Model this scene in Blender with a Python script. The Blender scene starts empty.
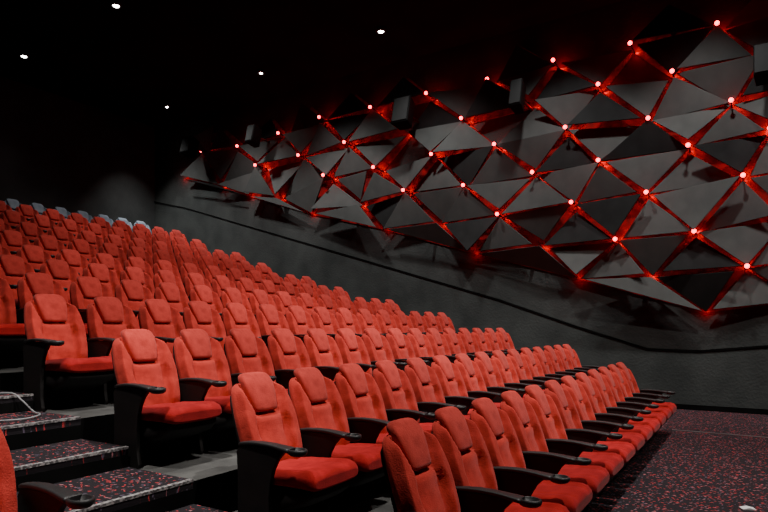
import bpy, bmesh, math, random
from mathutils import Vector, Matrix
random.seed(31)
PI=math.pi
scn=bpy.context.scene
C=scn.collection

# ------------------------------------------------------------------ camera
F=600.0; TH=math.atan(371/600.0); HZ=327.0; EYE=1.59
cam_d=bpy.data.cameras.new('camera'); cam=bpy.data.objects.new('camera',cam_d); C.objects.link(cam)
cam_d.lens=36*F/768; cam_d.sensor_width=36; cam_d.shift_y=(HZ-256)/768; cam_d.clip_end=200
cam.location=(0,0,EYE); cam.rotation_euler=(PI/2,0,TH)
scn.camera=cam
ct,st=math.cos(TH),math.sin(TH)
def ray(u,v):
    a=(u-384)/F; b=(HZ-v)/F
    return Vector((-st+a*ct, ct+a*st, b))
def at_y(u,v,y):
    d=ray(u,v); t=y/d.y
    return Vector((d.x*t,y,EYE+d.z*t))
def at_z(u,v,z):
    d=ray(u,v); t=(z-EYE)/d.z
    return Vector((d.x*t,d.y*t,z))

ORD=['zeroth','first','second','third','fourth','fifth','sixth','seventh','eighth','ninth','tenth','eleventh','twelfth','thirteenth','fourteenth','fifteenth','sixteenth','seventeenth','eighteenth','nineteenth','twentieth','twenty-first','twenty-second','twenty-third','twenty-fourth']

# ------------------------------------------------------------------ materials
def mat(name, col, rough=0.6, metal=0.0, sheen=0.0, spec=0.5):
    m=bpy.data.materials.new(name); m.use_nodes=True
    b=m.node_tree.nodes['Principled BSDF']
    b.inputs['Base Color'].default_value=(*col,1); b.inputs['Roughness'].default_value=rough
    b.inputs['Metallic'].default_value=metal; b.inputs['Sheen Weight'].default_value=sheen
    b.inputs['Specular IOR Level'].default_value=spec
    return m
def noisy(m, c1, c2, scale, bump=0.0, bscale=None, detail=4, lo=0.35, hi=0.65, objrand=0.0):
    nt=m.node_tree; N=nt.nodes; L=nt.links; b=N['Principled BSDF']
    tc=N.new('ShaderNodeTexCoord')
    nz=N.new('ShaderNodeTexNoise'); nz.inputs['Scale'].default_value=scale; nz.inputs['Detail'].default_value=detail
    L.new(tc.outputs['Object'],nz.inputs['Vector'])
    r=N.new('ShaderNodeValToRGB'); r.color_ramp.elements[0].position=lo; r.color_ramp.elements[1].position=hi
    r.color_ramp.elements[0].color=(*c1,1); r.color_ramp.elements[1].color=(*c2,1)
    L.new(nz.outputs['Fac'],r.inputs['Fac'])
    out=r.outputs['Color']
    if objrand:
        oi=N.new('ShaderNodeObjectInfo'); mp=N.new('ShaderNodeMapRange')
        mp.inputs['To Min'].default_value=1-objrand; mp.inputs['To Max'].default_value=1+objrand*0.5
        L.new(oi.outputs['Random'],mp.inputs['Value'])
        hs=N.new('ShaderNodeHueSaturation'); L.new(mp.outputs['Result'],hs.inputs['Value']); L.new(out,hs.inputs['Color']); out=hs.outputs['Color']
    L.new(out,b.inputs['Base Color'])
    if bump:
        n2=N.new('ShaderNodeTexNoise'); n2.inputs['Scale'].default_value=bscale or scale*6; n2.inputs['Detail'].default_value=3
        L.new(tc.outputs['Object'],n2.inputs['Vector'])
        bp=N.new('ShaderNodeBump'); bp.inputs['Strength'].default_value=bump; bp.inputs['Distance'].default_value=0.01
        L.new(n2.outputs['Fac'],bp.inputs['Height']); L.new(bp.outputs['Normal'],b.inputs['Normal'])
    return m
M={}
M['red']=noisy(mat('red velour',(.6,.05,.03),.9,sheen=.07,spec=.12),(.38,.027,.019),(.53,.045,.033),12,.4,110,objrand=.2)
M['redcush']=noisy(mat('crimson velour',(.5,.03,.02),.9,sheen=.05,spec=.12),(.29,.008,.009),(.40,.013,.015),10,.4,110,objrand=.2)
M['redhead']=noisy(mat('red headrest velour',(.6,.05,.03),.85,sheen=.10,spec=.15),(.38,.030,.022),(.52,.048,.037),12,.35,110,objrand=.15)
M['grey']=noisy(mat('blue grey upholstery',(.15,.19,.24),.6),(.11,.145,.19),(.18,.22,.27),8,.2,120)
M['plastic']=noisy(mat('black moulded plastic',(.012,.012,.013),.5,spec=.45),(.012,.012,.013),(.020,.020,.021),20,.08,300)
M['shell']=noisy(mat('dark shell',(.008,.006,.006),.6,spec=.3),(.006,.005,.005),(.010,.008,.008),14)
M['wall']=noisy(mat('charcoal stucco',(.03,.032,.031),.95,spec=.1),(.034,.037,.036),(.052,.056,.054),1.6,.9,22,detail=8)
M['dark']=noisy(mat('matt black paint',(.005,.005,.005),.95,spec=.05),(.003,.003,.003),(.006,.006,.006),2)
M['ceil']=noisy(mat('black ceiling paint',(.012,.012,.012),.95,spec=.05),(.008,.009,.009),(.013,.014,.014),1)
M['backwall']=noisy(mat('dark grey back wall paint',(.02,.02,.02),.95,spec=.05),(.036,.040,.040),(.050,.055,.055),1.5,.5,20)
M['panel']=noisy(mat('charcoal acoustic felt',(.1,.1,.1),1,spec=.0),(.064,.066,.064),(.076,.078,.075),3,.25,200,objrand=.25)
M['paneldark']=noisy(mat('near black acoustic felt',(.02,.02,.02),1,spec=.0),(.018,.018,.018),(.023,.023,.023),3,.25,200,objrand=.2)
M['backing']=noisy(mat('red glow tinted backing',(.6,.02,.015),.8,spec=.1),(.06,.003,.004),(.26,.006,.008),2.6,lo=.42,hi=.6)  # red glow of the panel gaps put into the surface colour
M['concrete']=noisy(mat('grey bare floor',(.1,.1,.1),.85,spec=.2),(.055,.055,.054),(.09,.09,.087),3.5,.3,50,detail=8)
M['metal']=noisy(mat('grey metal',(.25,.25,.25),.4,metal=.8),(.2,.2,.2),(.3,.3,.3),30)
M['nosing']=noisy(mat('speckled nosing',(.1,.1,.1),.55),(.07,.065,.068),(.34,.32,.32),45,lo=.44,hi=.58)
M['cable']=noisy(mat('pale cable sheath',(.35,.35,.36),.5),(.22,.22,.23),(.30,.30,.31),12)
M['paper']=noisy(mat('white paper',(.7,.7,.7),.7),(.62,.62,.62),(.75,.75,.75),10)
def emis(name,col,s):
    m=bpy.data.materials.new(name); m.use_nodes=True; b=m.node_tree.nodes['Principled BSDF']
    b.inputs['Base Color'].default_value=(*col,1); b.inputs['Emission Color'].default_value=(*col,1); b.inputs['Emission Strength'].default_value=s
    return m
M['led']=emis('red light diffuser',(1,.022,.045),13)
M['lamp']=emis('white lamp lens',(1,.97,.92),30)
def carpet():
    m=mat('patterned carpet',(.02,.015,.02),.95,spec=.1); nt=m.node_tree; N=nt.nodes; L=nt.links; b=N['Principled BSDF']
    tc=N.new('ShaderNodeNewGeometry')
    dn=N.new('ShaderNodeTexNoise'); dn.inputs['Scale'].default_value=16; L.new(tc.outputs['Position'],dn.inputs['Vector'])
    mx=N.new('ShaderNodeMixRGB'); mx.blend_type='LINEAR_LIGHT'; mx.inputs['Fac'].default_value=.018
    L.new(tc.outputs['Position'],mx.inputs['Color1']); L.new(dn.outputs['Color'],mx.inputs['Color2'])
    prev=None
    base=(.020,.017,.020,1)
    cols=[(.55,.055,.058,1),(.46,.18,.20,1),(.14,.11,.16,1),(.50,.05,.055,1)]
    for i,(sx,sy,rot) in enumerate([(14,37,.5),(36,14,1.1),(14,37,2.0),(14,36,2.7)]):
        rt=N.new('ShaderNodeMapping'); rt.inputs['Rotation'].default_value=(0,0,rot); L.new(mx.outputs['Color'],rt.inputs['Vector'])
        mp=N.new('ShaderNodeMapping'); mp.inputs['Scale'].default_value=(sx,sy,0.01); mp.inputs['Location'].default_value=(i*3.3,i*1.7,0)
        L.new(rt.outputs['Vector'],mp.inputs['Vector'])
        v=N.new('ShaderNodeTexVoronoi'); v.inputs['Scale'].default_value=1.0; v.inputs['Randomness'].default_value=.85
        L.new(mp.outputs['Vector'],v.inputs['Vector'])
        r=N.new('ShaderNodeValToRGB'); r.color_ramp.elements[0].position=.175; r.color_ramp.elements[0].color=(1,1,1,1); r.color_ramp.elements[1].position=.215; r.color_ramp.elements[1].color=(0,0,0,1)
        L.new(v.outputs['Distance'],r.inputs['Fac'])
        mc=N.new('ShaderNodeMixRGB'); L.new(r.outputs['Color'],mc.inputs['Fac']); mc.inputs['Color2'].default_value=cols[i]
        if prev is None: mc.inputs['Color1'].default_value=base
        else: L.new(prev,mc.inputs['Color1'])
        prev=mc.outputs['Color']
    L.new(prev,b.inputs['Base Color'])
    nb=N.new('ShaderNodeTexNoise'); nb.inputs['Scale'].default_value=220; L.new(tc.outputs['Position'],nb.inputs['Vector'])
    bp=N.new('ShaderNodeBump'); bp.inputs['Strength'].default_value=.5; bp.inputs['Distance'].default_value=.01
    L.new(nb.outputs['Fac'],bp.inputs['Height']); L.new(bp.outputs['Normal'],b.inputs['Normal'])
    return m
M['carpet']=carpet()

# ------------------------------------------------------------------ mesh helpers
class MB:
    def __init__(s): s.v=[]; s.f=[]
    def add(s,vs,fs):
        o=len(s.v); s.v+= [tuple(p) for p in vs]; s.f+=[tuple(i+o for i in f) for f in fs]; return s
    def box(s,a,b):
        x0,y0,z0=a; x1,y1,z1=b
        return s.add([(x0,y0,z0),(x1,y0,z0),(x1,y1,z0),(x0,y1,z0),(x0,y0,z1),(x1,y0,z1),(x1,y1,z1),(x0,y1,z1)],
            [(0,3,2,1),(4,5,6,7),(0,1,5,4),(1,2,6,5),(2,3,7,6),(3,0,4,7)])
    def loft(s,rings,cap=True):
        n=len(rings[0]); vs=[p for r in rings for p in r]; fs=[]
        for k in range(len(rings)-1):
            for i in range(n):
                j=(i+1)%n; fs.append((k*n+i,k*n+j,(k+1)*n+j,(k+1)*n+i))
        if cap: fs.append(tuple(range(n-1,-1,-1))); fs.append(tuple((len(rings)-1)*n+i for i in range(n)))
        return s.add(vs,fs)
    def tube(s,p,q,r0,r1=None,n=12):
        p=Vector(p);q=Vector(q); r1=r0 if r1 is None else r1
        d=(q-p).normalized(); a=d.orthogonal().normalized(); b=d.cross(a)
        R=[[c+ (a*math.cos(2*PI*i/n)+b*math.sin(2*PI*i/n))*r for i in range(n)] for c,r in ((p,r0),(q,r1))]
        return s.loft(R)
    def prism(s,poly,y0,y1):
        n=len(poly); vs=[(x,y0,z) for x,z in poly]+[(x,y1,z) for x,z in poly]
        fs=[tuple(range(n)),tuple(range(2*n-1,n-1,-1))]+[(i,i+n,(i+1)%n+n,(i+1)%n) for i in range(n)]
        return s.add(vs,fs)
    def build(s,name,m,parent=None,smooth=False,bevel=0.0,kind=None):
        me=bpy.data.meshes.new(name); me.from_pydata(s.v,[],s.f); me.update()
        bm=bmesh.new(); bm.from_mesh(me); bmesh.ops.recalc_face_normals(bm,faces=bm.faces)
        if bevel:
            bmesh.ops.bevel(bm,geom=list(bm.edges),offset=bevel,segments=2,affect='EDGES',profile=.5)
        bm.to_mesh(me); bm.free()
        if smooth:
            for p in me.polygons: p.use_smooth = len(p.vertices)<=4
        me.materials.append(m)
        o=bpy.data.objects.new(name,me); C.objects.link(o)
        if parent: o.parent=parent
        if kind: o['kind']=kind
        return o
def tag(o,label,cat,group=None):
    o['label']=label; o['category']=cat
    if group: o['group']=group
    return o
def empty(name,loc,rz=0):
    o=bpy.data.objects.new(name,None); C.objects.link(o); o.location=loc; o.rotation_euler=(0,0,rz); o.empty_display_size=.1
    return o
def sgnpow(v,e): return math.copysign(abs(v)**e,v)
def sstep(a,b,x):
    t=max(0,min(1,(x-a)/(b-a))); return t*t*(3-2*t)

# ------------------------------------------------------------------ the room
YW=12.9; XB=16.9; CEIL=8.2
MB().box((-XB-.3,YW,-.3),(9,YW+.25,CEIL+.1)).build('wall_right',M['wall'],kind='structure')
MB().box((-XB-.25,-7,-.3),(-XB,YW,CEIL+.1)).build('wall_back',M['backwall'],kind='structure')
MB().box((-XB-.3,-7.25,-.3),(9,-7,CEIL+.1)).build('wall_left',M['dark'],kind='structure')
MB().box((9,-7.25,-.3),(9.25,YW+.25,CEIL+.1)).build('wall_front',M['dark'],kind='structure')
MB().box((-XB-.3,-7.25,CEIL),(9.25,YW+.25,CEIL+.2)).build('ceiling',M['ceil'],kind='structure')
MB().box((-XB-.3,-7.25,-.3),(9.25,YW+.25,0)).build('floor',M['carpet'],kind='structure')

XS=[1.72,3.05,4.38,5.70,7.0,8.2,9.4,10.6,11.8,13.0,14.2,15.4]
FL=[0,.21,.52,.85,1.16,1.47,1.79,2.16,2.54,2.94,3.34,3.66]
A0,A1=1.55,2.84
B0,B1=11.98,YW
E=[None]+[XS[k-1]+.27 for k in range(1,12)]
tn=1
for k in range(1,12):
    x1=-E[k]; x0=-(XS[k]+.27) if k<11 else -XB
    MB().box((x0,-7,0),(x1,YW,FL[k])).build('floor.001',M['concrete'],kind='structure')
    for (y0,y1) in ((A0,A1),(B0,B1-.002)):
        MB().box((x0+.001,y0,FL[k]+.0005),(x1+.008,y1,FL[k]+.012)).box((x1+.0005,y0,FL[k-1]+.001),(x1+.008,y1,FL[k]+.0005)).build('floor.001',M['carpet'],kind='structure')
        hz=(FL[k]+FL[k-1])/2; w=.62
        MB().box((x1+.0085,y0,FL[k-1]+.001 if k==1 else FL[k-1]+.0125),(x1+w,y1,hz)).build('floor.001',M['carpet'],kind='structure')
        for (ex,ez) in ((x1+.008,FL[k]+.012),(x1+w,hz)):
            MB().box((ex-.03,y0,ez),(ex+.006,y1,ez+.004)).box((ex+.0005,y0,ez-.015),(ex+.006,y1,ez)).build('trim_%d'%tn,M['nosing'],kind='structure'); tn+=1
            lo=FL[k-1]+.0125 if ez==hz else hz+.001
            hh=(ez-.016-lo)*.7
            MB().box((ex+.001,y0+.0005,lo),(ex+.005,y1-.0005,lo+hh)).build('trim_%d'%tn,M['dark'],kind='structure'); tn+=1
for k in range(1,12):
    for (y0,y1) in ((-7,A0-.001),(A1+.001,B0-.001)):
        MB().box((-E[k],y0,FL[k-1]+.001),(-E[k]+.006,y1,FL[k])).build('trim_%d'%tn,M['dark'],kind='structure'); tn+=1

# raking black rail strip along the side wall
pts=[(150,201),(185,208),(370,262),(500,300),(575,326),(648,349),(700,351),(768,346),(860,340)]
P=[at_y(u,v,YW) for u,v in pts]
rings=[]
for p in P:
    rings.append([(p.x,YW-.02,p.z-.018),(p.x,YW-.02,p.z+.018),(p.x,YW+.01,p.z+.018),(p.x,YW+.01,p.z-.018)])
MB().loft(rings).build('trim_%d'%tn,M['dark'],kind='structure'); tn+=1
MB().box((-XB,YW-.02,0),(9,YW,.1)).build('baseboard_right',M['dark'],kind='structure')

# ------------------------------------------------------------------ seats
def superring(cx,cy,cz,a,bb,n,plane='xy',N=28):
    out=[]
    for i in range(N):
        t=2*PI*i/N; p=sgnpow(math.cos(t),2/n)*a; q=sgnpow(math.sin(t),2/n)*bb
        out.append((cx+p,cy+q,cz) if plane=='xy' else (cx,cy+p,cz+q))
    return out
def backx(z):
    t=(z-.40)/.6
    return -.185-.20*t+.025*math.sin(PI*min(max(t,0),1))
def make_seat(cloth,cush,head):
    root=empty('cinema_seat',(0,0,0))
    rings=[]; N=120
    prof=[(.34,.15,.6),(.355,.22,.9),(.38,.244,1),(.45,.250,1),(.50,.255,1),(.55,.259,1),(.60,.262,1),(.65,.266,1),(.69,.268,1),(.72,.268,1),(.745,.267,1),(.76,.266,1),(.775,.265,1),(.79,.263,1),(.81,.260,1),(.84,.255,1),(.87,.249,.98),(.90,.241,.96),(.925,.232,.93),(.945,.221,.88),(.962,.206,.80),(.974,.188,.70),(.982,.168,.58),(.986,.147,.4)]
    for z,w,th in prof:
        cx=backx(z); r=[]
        hw=.118+.040*sstep(.78,.95,z)           # half width of the headrest recess
        sw=(.46+.10*sstep(.45,.74,z))*w
        edge=sw*(1-sstep(.70,.78,z))+(hw+.010)*sstep(.70,.78,z)
        for i in range(N):
            t=2*PI*i/N
            x=sgnpow(math.cos(t),2/3.4)*.040*th; y=sgnpow(math.sin(t),2/7.0)*w
            a=abs(y)
            if x>0:
                fade=sstep(.38,.46,z)*(1-sstep(.945,.986,z))
                s=.054*sstep(edge,edge+.04,a)*(1-sstep(.90,1.0,a/w))*fade
                g=-.026*math.exp(-((a-edge)/.010)**2)*fade
                x+=(s+g)
                x+=.028*math.exp(-((z-.54)/.08)**2)*(1-(a/w)**2)
                # the recess round the headrest
                x+=-.030*sstep(.755,.778,z)*(1-sstep(edge-.005,edge+.012,a))*(1-sstep(.95,.986,z)*.6)
                x+=.014*sstep(.66,.74,z)*(1-sstep(.75,.77,z))*(1-sstep(edge-.02,edge,a))
            r.append((cx+x,y,z))
        rings.append(r)
    bk=MB().loft(rings).build('backrest',cloth,root,smooth=True)
    rings=[]
    for z,w,th in [(.785,.080,.35),(.789,.097,.65),(.799,.107,.88),(.817,.113,1),(.86,.122,1.02),(.91,.132,1.04),(.95,.139,1.04),(.985,.142,1.02),(1.012,.139,.95),(1.030,.131,.84),(1.043,.117,.68),(1.051,.096,.48),(1.054,.064,.26)]:
        cx=backx(min(z,1.02))+.020-(.018*sstep(.98,1.05,z))
        r=[]
        for x,y,zz in superring(cx,0,z,.052*th,w,3.0,'xy',44):
            if x>cx: x+=.012*(y/.142)**2-.002
            r.append((x,y,zz))
        rings.append(r)
    MB().loft(rings).build('headrest',head,bk,smooth=True)
    rings=[]
    for z,w,th in [(.24,.18,.5),(.26,.225,1),(.5,.243,1),(.7,.254,1),(.85,.240,1),(.90,.220,.9),(.93,.18,.5)]:
        rings.append(superring(backx(z)-.044,0,z,.020*th,w,4,'xy',28))
    MB().loft(rings).build('back_shell',M['shell'],root,smooth=True)
    rings=[]
    for x,w,h,zc in [(-.185,.20,.03,.385),(-.175,.245,.044,.385),(-.15,.262,.052,.385),(-.02,.266,.053,.389),(.12,.268,.055,.396),(.24,.270,.060,.403),(.30,.269,.063,.402),(.340,.262,.059,.397),(.360,.250,.047,.393),(.371,.232,.030,.389)]:
        r=[]
        for (px,py,pz) in superring(x,0,zc,w,h,3.6,'yz',56):
            q=abs(py)/.270
            if pz>zc: pz+=(.014*sstep(.50,.72,q)*(1-sstep(.86,1,q))-.016*math.exp(-((q-.52)/.045)**2))*sstep(-.15,-.05,x)*(1-sstep(.32,.375,x))
            r.append((px,py,pz))
        rings.append(r)
    MB().loft(rings).build('seat_cushion',cush,root,smooth=True)
    rings=[]
    for x,w,h,zc in [(-.20,.2,.05,.27),(-.17,.25,.09,.252),(.1,.255,.085,.256),(.26,.25,.06,.290),(.33,.22,.03,.325)]:
        rings.append(superring(x,0,zc,w,h,4,'yz',24))
    MB().loft(rings).build('seat_pan',M['shell'],root,smooth=True)
    MB().box((-.14,-.27,.0),(-.08,.27,.22)).build('base_panel',M['shell'],root,bevel=.006)
    return root
def make_side(root,y):
    poly=[(-.22,0),(.07,0),(.08,.03),(.06,.12),(.055,.28),(.065,.38),(.09,.47),(.13,.54),(.18,.592),(.20,.604),(.05,.612),(-.10,.612),(-.20,.600),(-.23,.56),(-.22,.4)]
    MB().prism(poly,y-.017,y+.017).build('side_support',M['shell'],root,bevel=.006)
    rings=[]   # gently arched, dipping at both ends
    for x,w,h,zc in [(-.215,.012,.007,.606),(-.21,.020,.010,.607),(-.19,.024,.012,.612),(-.12,.029,.013,.622),(-.03,.033,.013,.628),(.06,.035,.013,.627),(.13,.039,.014,.621),(.18,.044,.015,.615),(.215,.047,.016,.611),(.240,.048,.015,.609)]:
        rings.append(superring(x,y,zc,w,h,3.6,'yz',28))
    ar=MB().loft(rings).build('armrest',M['plastic'],root,smooth=True)
    prof=[(0,.578),(.026,.578),(.044,.583),(.055,.592),(.060,.603),(.061,.613),(.058,.621),(.051,.624),(.046,.620),(.040,.599),(.0,.595)]
    n=32; rings=[[(.278+max(r,.0005)*math.cos(2*PI*i/n)*1.12,y+max(r,.0005)*math.sin(2*PI*i/n)*.92,z) for i in range(n)] for r,z in prof]
    MB().loft(rings).build('cup_holder',M['plastic'],ar,smooth=True)
def kids(o): return [c for c in C.objects if c.parent==o]
def copy_tree(o,chmap,parent=None):
    c=o.copy(); C.objects.link(c); c.parent=parent
    for k in chmap.get(o.name,[]): copy_tree(k,chmap,c)
    return c
def childmap(root):
    m={}
    def rec(o):
        m[o.name]=kids(o)
        for k in m[o.name]: rec(k)
    rec(root); return m
def colour_variant(kind):
    cl=(M['red'],M['redcush'],M['redhead']) if kind=='red' else (M['grey'],M['grey'],M['grey'])
    a=make_seat(*cl); make_side(a,.30)
    b_=make_seat(*cl); make_side(b_,.30); make_side(b_,-.30)
    return a,b_
protos={}
for kd in ('red','grey'):
    a,b_=colour_variant(kd); protos[kd]=[a,childmap(a),b_,childmap(b_),False,False]
def place(kd,x,y,z,first,label,group):
    pr=protos[kd]; i=2 if first else 0; u=5 if first else 4
    if not pr[u]: o=pr[i]; pr[u]=True
    else: o=copy_tree(pr[i],pr[i+1])
    o.location=(x,y,z); o.rotation_euler=(0,0,random.uniform(-.015,.015)); tag(o,label,'seat',group)
    return o
SP=.60; LAST=11.58
ROWN=['front row']+['%s row from the front'%ORD[k+1] for k in range(1,11)]+['topmost back row']
for k in range(12):
    X=XS[k]; last=9.61 if k==0 else LAST
    if k in (5,7,9,11): last-=.3
    ymin=max(3.0,.48*X-.5)
    ys=[]; y=last
    while y>ymin-.01: ys.append(y); y-=SP
    ys=ys[::-1]
    n=len(ys)
    for i,y in enumerate(ys):
        kd='grey' if k==11 else 'red'
        colr='blue-grey' if kd=='grey' else 'red'
        if k<4:
            pos='nearest the aisle steps' if i==0 else '%s from the aisle steps'%ORD[i+1]
        else:
            j=n-i; pos='nearest the side wall' if j==1 else '%s from the side wall'%ORD[j]
        lab='%s upholstered cinema seat %s, %s'%(colr,pos,ROWN[k])
        place(kd,-(X-.36),y,FL[k],i==0 and k<5,lab,'%s cinema seats in raked rows'%colr)
place('red',-(XS[1]-.36)-.14,1.26,FL[1],True,'red cinema seat across the aisle steps, cut off at the bottom left corner','red cinema seats in raked rows')
for kd in protos:
    pr=protos[kd]
    for i,u in ((0,4),(2,5)):
        if not pr[u]:
            for nm,ks in pr[i+1].items():
                for o in ks: bpy.data.objects.remove(o)
            bpy.data.objects.remove(pr[i])

# ------------------------------------------------------------------ faceted wall panels
rows_px=[
 [(186,134),(214,125),(262,114),(300,101),(345,88),(398,70),(452,56),(512,36),(588,16),(668,0),(770,-22)],
 [(201,151),(237,146),(278,133),(319,117),(370,107),(426,93),(487,79),(553,60),(630,43),(717,23),(815,-2)],
 [(172,176),(213,184),(255,165),(298,155),(344,142),(402,130),(461,118),(530,100),(598,84),(672,71),(765,50)],
 [(240,194),(272,196),(323,175),(373,167),(431,154),(494,144),(565,127),(648,118),(731,100),(830,75)],
 [(302,212),(355,203),(403,190),(463,185),(532,172),(598,160),(688,145),(770,128)],
 [(378,228),(437,222),(497,214),(571,202),(646,192),(743,175),(840,160)],
 [(468,252),(540,245),(615,239),(694,231),(790,215)],
 [(575,278),(650,275),(747,266),(850,255)],
 [(705,312),(800,300)]]
nolight={(172,176),(213,184),(240,194),(272,196),(302,212),(355,203),(378,228),(437,222),(468,252),(540,245),(575,278),(650,275),(705,312),(800,300),(402,130),(765,50),(530,100)}
LEDD=.52
rowsW=[[ (lambda p:Vector((p.x,YW,p.z)))(at_y(u,v,YW-LEDD)) for u,v in r] for r in rows_px]
def add_panel(a,b_,c,label,dark):
    cen=(a+b_+c)/3
    base=random.choice((0,.05,.10,.16))
    dep=[random.choice((.06,.12,.24,.38)) for _ in range(3)]
    if max(dep)-min(dep)<.13: dep[random.randrange(3)]=.36 if max(dep)<.3 else .07
    front=[];back=[]
    for p,d in zip((a,b_,c),dep):
        q=cen+(p-cen)*random.choice((.74,.84,.89,.92,.95,.98))
        front.append(Vector((q.x,YW-d-base-.045,q.z))); back.append(Vector((q.x,YW-d-base,q.z)))
    fc=sum(front,Vector())/3
    root=empty('wall_panel',(fc.x,YW,fc.z))
    L=Vector((fc.x,YW,fc.z))
    m=MB().add([p-L for p in front+back],[(0,1,2),(5,4,3),(0,3,4,1),(1,4,5,2),(2,5,3,0)])
    m.build('face_panel',M['paneldark'] if dark else M['panel'],root,bevel=.006)
    bp=[Vector((p.x,YW-.03,p.z)) for p in (a,b_,c)]; bq=[Vector((p.x,YW-.004,p.z)) for p in (a,b_,c)]
    MB().add([p-L for p in bp+bq],[(0,1,2),(5,4,3),(0,3,4,1),(1,4,5,2),(2,5,3,0)]).build('glow_backing_plate',M['backing'],root)  # added plate, coloured red so the gaps look lit
    MB().tube((0,-.03,0),(0,fc.y-YW+.048,0),.05,.03,8).build('mounting_stem',M['dark'],root)
    tag(root,label,'wall panel','faceted triangular panels on the side wall')
holes=[at_y(u,v,YW-.3) for u,v in [(416,160),(415,115),(508,118),(640,62),(452,72),(588,32)]]
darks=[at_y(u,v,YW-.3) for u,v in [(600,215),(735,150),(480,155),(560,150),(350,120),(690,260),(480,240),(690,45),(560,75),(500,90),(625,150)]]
band=['topmost','second','third','fourth','fifth','sixth','seventh','lowest']
def inside(p,t):
    def s(a,b,c): return (a.x-c.x)*(b.z-c.z)-(b.x-c.x)*(a.z-c.z)
    d=[s(p,t[0],t[1]),s(p,t[1],t[2]),s(p,t[2],t[0])]
    return not (min(d)<0 and max(d)>0)
for k in range(len(rowsW)-1):
    T=rowsW[k]; B=rowsW[k+1]; i=j=0; tris=[]
    while i<len(T)-1 or j<len(B)-1:
        ci=(T[i+1]-B[j]).length if i<len(T)-1 else 1e9
        cj=(B[j+1]-T[i]).length if j<len(B)-1 else 1e9
        if ci<=cj: tris.append((T[i],T[i+1],B[j],1)); i+=1
        else: tris.append((T[i],B[j],B[j+1],0)); j+=1
    tris.sort(key=lambda t:(t[0]+t[1]+t[2]).x)
    out=[]
    for t in tris:
        if k==0 and t[3]==1 and t[0] is not T[0]: continue
        if max((t[0]-t[1]).length,(t[1]-t[2]).length,(t[0]-t[2]).length)>3.4: continue
        if any(inside(h,t) for h in holes): continue
        out.append(t)
    for n,t in enumerate(out):
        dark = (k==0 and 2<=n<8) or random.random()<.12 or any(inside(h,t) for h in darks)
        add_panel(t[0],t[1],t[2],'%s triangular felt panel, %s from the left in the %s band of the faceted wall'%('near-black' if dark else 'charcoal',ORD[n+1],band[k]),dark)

def lamp(kind,name,loc,power,col,rad=.05,target=None,size=None,blend=.8):
    d=bpy.data.lights.new(name,kind); d.energy=power; d.color=col
    d.shadow_soft_size=rad
    o=bpy.data.objects.new(name,d); C.objects.link(o); o.location=loc
    if kind=='SPOT': d.spot_size=size; d.spot_blend=blend
    if target is not None: o.rotation_euler=(Vector(target)-Vector(loc)).to_track_quat('-Z','Y').to_euler()
    return o
RED=(1,.003,.010)
lines=['','top','second','third','fourth','fifth','sixth','lowest']
for k in range(0,len(rows_px)):
    n=0
    for (u,v),p in zip(rows_px[k],rowsW[k]):
        if k==0: continue
        if (u,v) in nolight:
            lamp('POINT','panel_glow',(p.x,YW-.10,p.z),2.0,RED,.03)
            continue
        n+=1
        root=empty('wall_light',(p.x,YW,p.z))
        MB().tube((0,-.0,0),(0,-LEDD+.03,0),.013,.013,10).build('stem',M['dark'],root)
        rings=[]
        for t in range(9):
            a=-PI/2+PI*t/8; r=max(.040*math.cos(a),.002); y=-LEDD+.038*math.sin(a)
            rings.append([(r*math.cos(2*PI*i/16),y,r*math.sin(2*PI*i/16)) for i in range(16)])
        MB().loft(rings).build('bulb',M['led'],root,smooth=True)
        tag(root,'small glowing red light, %s from the left in the %s line of wall lights'%(ORD[n],lines[k]),'wall light','red lights between the wall panels')
        lamp('POINT','panel_glow',(p.x+.03,YW-.14,p.z+.02),6.5,RED,.03)
        lamp('POINT','bulb_glow',(p.x,YW-LEDD-.06,p.z),.6,RED,.03)

# ------------------------------------------------------------------ surround speakers on the wall
def speaker(u,v,w,h,label,yaw=0,tilt=.25):
    yo=YW-.95; c=at_y(u,v,yo)
    root=empty('wall_speaker',(c.x,YW,c.z))
    R=Matrix.Translation((0,-.95,0))@Matrix.Rotation(yaw,4,'Z')@Matrix.Rotation(-tilt,4,'X')
    poly=[(-w/2,-.16),(w/2,-.16),(w*.36,.18),(-w*.36,.18)]
    vs=[(x,y,-h/2) for x,y in poly]+[(x,y,h/2) for x,y in poly]
    b=MB().add([R@Vector(p) for p in vs],[(3,2,1,0),(4,5,6,7),(0,1,5,4),(1,2,6,5),(2,3,7,6),(3,0,4,7)])
    b.build('cabinet',M['dark'],root,bevel=.015)
    g=MB().box((-w*.44,-.185,-h*.45),(w*.44,-.16,h*.45)); g.v=[tuple(R@Vector(p)) for p in g.v]
    g.build('grille',M['paneldark'],root,bevel=.006)
    MB().tube((0,0,0),(0,-.79,0),.03,.03,10).box((-.08,-.02,-.12),(.08,-.001,.12)).build('bracket',M['plastic'],root)
    tag(root,label,'speaker','surround speakers on the side wall')
speaker(404,113,.44,.64,'dark box speaker jutting from the middle of the faceted wall, above a black gap')
speaker(518,96,.26,.60,'dark box speaker to the right of the middle one, near the top of the panels')
speaker(190,147,.40,.5,'dark box speaker at the far left end of the panels')
speaker(254,136,.26,.5,'small dark box speaker second from the left end of the panels')
speaker(763,64,.28,.58,'dark box speaker at the right edge of the photo')

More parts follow.
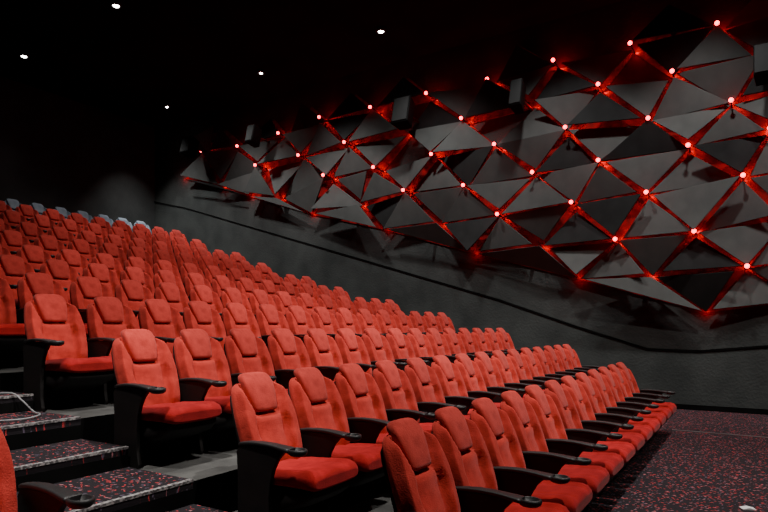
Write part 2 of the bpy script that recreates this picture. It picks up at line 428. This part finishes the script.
# ------------------------------------------------------------------ ceiling downlights
for (u,v,lab,pw) in [(24,54,'bright recessed ceiling light at upper left above the back rows',60),(116,3,'recessed ceiling light at the top edge of the photo, left',60),(167,105,'faint ceiling light lowest in view, above the rear corner',420),(261,71,'ceiling light between the rear corner one and the middle one',60),(381,29,'bright ceiling light above the middle of the panelled wall',80)]:
    p=at_z(u,v,CEIL)
    root=empty('ceiling_light',(p.x,p.y,CEIL))
    n=20; prof=[(.11,0),(.115,-.03),(.10,-.07),(.075,-.07),(.065,-.01)]
    MB().loft([[(r*math.cos(2*PI*i/n),r*math.sin(2*PI*i/n),z) for i in range(n)] for r,z in prof],cap=False).build('housing',M['plastic'],root,smooth=True)
    s=.5 if u==261 or u==167 else .9
    rings=[]
    for r,z in [(.06,-.05),(.05,-.07),(.03,-.08),(.004,-.084)]: rings.append([(s*r*math.cos(2*PI*i/n)*1.2,s*r*math.sin(2*PI*i/n)*1.2,z) for i in range(n)])
    MB().loft(rings).build('lens',M['lamp'],root,smooth=True)
    tag(root,lab,'ceiling light','ceiling downlights')
    tg=(p.x-.01,p.y+.01,0) if u!=167 else (-XB+.2,YW-1.0,3.8)
    lamp('SPOT','downlight_beam',(p.x,p.y,CEIL-.12),pw,(1,.97,.93),.05,tg,math.radians(110 if u!=167 else 60),1)

# ------------------------------------------------------------------ small things
cp=[Vector(c) for c in [(-6.3,2.45,1.185),(-5.95,2.66,1.187),(-5.62,2.55,1.03),(-5.36,2.66,1.03),(-5.26,2.70,.97),(-5.12,2.72,.885),(-4.95,2.68,.877),(-4.82,2.48,.877),(-4.93,2.30,.877),(-5.15,2.28,.877),(-5.24,2.1,.877)]]
sm=[]
for i in range(len(cp)-1):
    p0=cp[max(i-1,0)];p1=cp[i];p2=cp[i+1];p3=cp[min(i+2,len(cp)-1)]
    for s in range(8):
        t=s/8; sm.append(.5*((2*p1)+(p2-p0)*t+(2*p0-5*p1+4*p2-p3)*t*t+(3*p1-p0-3*p2+p3)*t**3))
sm.append(cp[-1])
rings=[]; ref=Vector((.3,.2,.9)).normalized()
for i,p in enumerate(sm):
    d=(sm[min(i+1,len(sm)-1)]-sm[max(i-1,0)]).normalized(); a=(ref-d*ref.dot(d)).normalized(); b=d.cross(a)
    rings.append([p+(a*math.cos(2*PI*j/10)+b*math.sin(2*PI*j/10))*.0065 for j in range(10)])
o=MB().loft(rings).build('loose_cable',M['cable'],smooth=True); tag(o,'pale cable looping down over the carpeted steps at the left edge','cable')
a=at_z(672,430,0); b_=at_z(768,433,0)
o=MB().box((a.x,a.y-.02,.0005),(b_.x+1.5,a.y+.04,.006)).build('floor_strip',M['metal'])
tag(o,'thin grey strip lying across the patterned carpet near the wall','floor strip')
p=at_z(748,509,0)
q=MB().prism([(-.05,.0005),(.05,.0005),(.055,.006),(.0,.018),(-.055,.007)],-.035,.04).build('paper_scrap',M['paper'])
q.location=(p.x,p.y,0); q.rotation_euler=(0,0,.4); tag(q,'small white scrap on the carpet at the bottom right','scrap')

# ------------------------------------------------------------------ light
W=(1,.95,.89)
for (x,y,pw,tx,ty,tz) in [(.5,3.6,1900,-1.9,4.6,.8),(.5,8.0,1600,-1.9,8.8,.8),(-3.2,4.8,1250,-5.6,5.2,1.6),(-3.2,9,1050,-5.6,9.2,1.6),(-7.3,7.5,600,-9.7,8,2.6),(-11.4,9.5,380,-13.5,9.5,3.6),(4.5,9,750,2.2,9.5,0)]:
    lamp('SPOT','house_spot',(x,y,CEIL-.1),pw,W,.08,(tx,ty,tz),math.radians(84))
lamp('SPOT','aisle_fill',(-3.0,.8,CEIL-.1),2100,W,.12,(-4.2,2.1,.6),math.radians(36),.6)  # added fill light, brightens the aisle steps
for i,x in enumerate((2.0,-.6,-3.2,-5.9,-8.8,-11.8,-14.8)):
    lamp('SPOT','wall_washer',(x,YW-2.8,CEIL-.1),860,(1,1,.98),.14,(x-.2,YW-.2,3.4),math.radians(72),1)
w=bpy.data.worlds.new('world'); scn.world=w; w.use_nodes=True
w.node_tree.nodes['Background'].inputs['Color'].default_value=(.5,.5,.6,1); w.node_tree.nodes['Background'].inputs['Strength'].default_value=.01
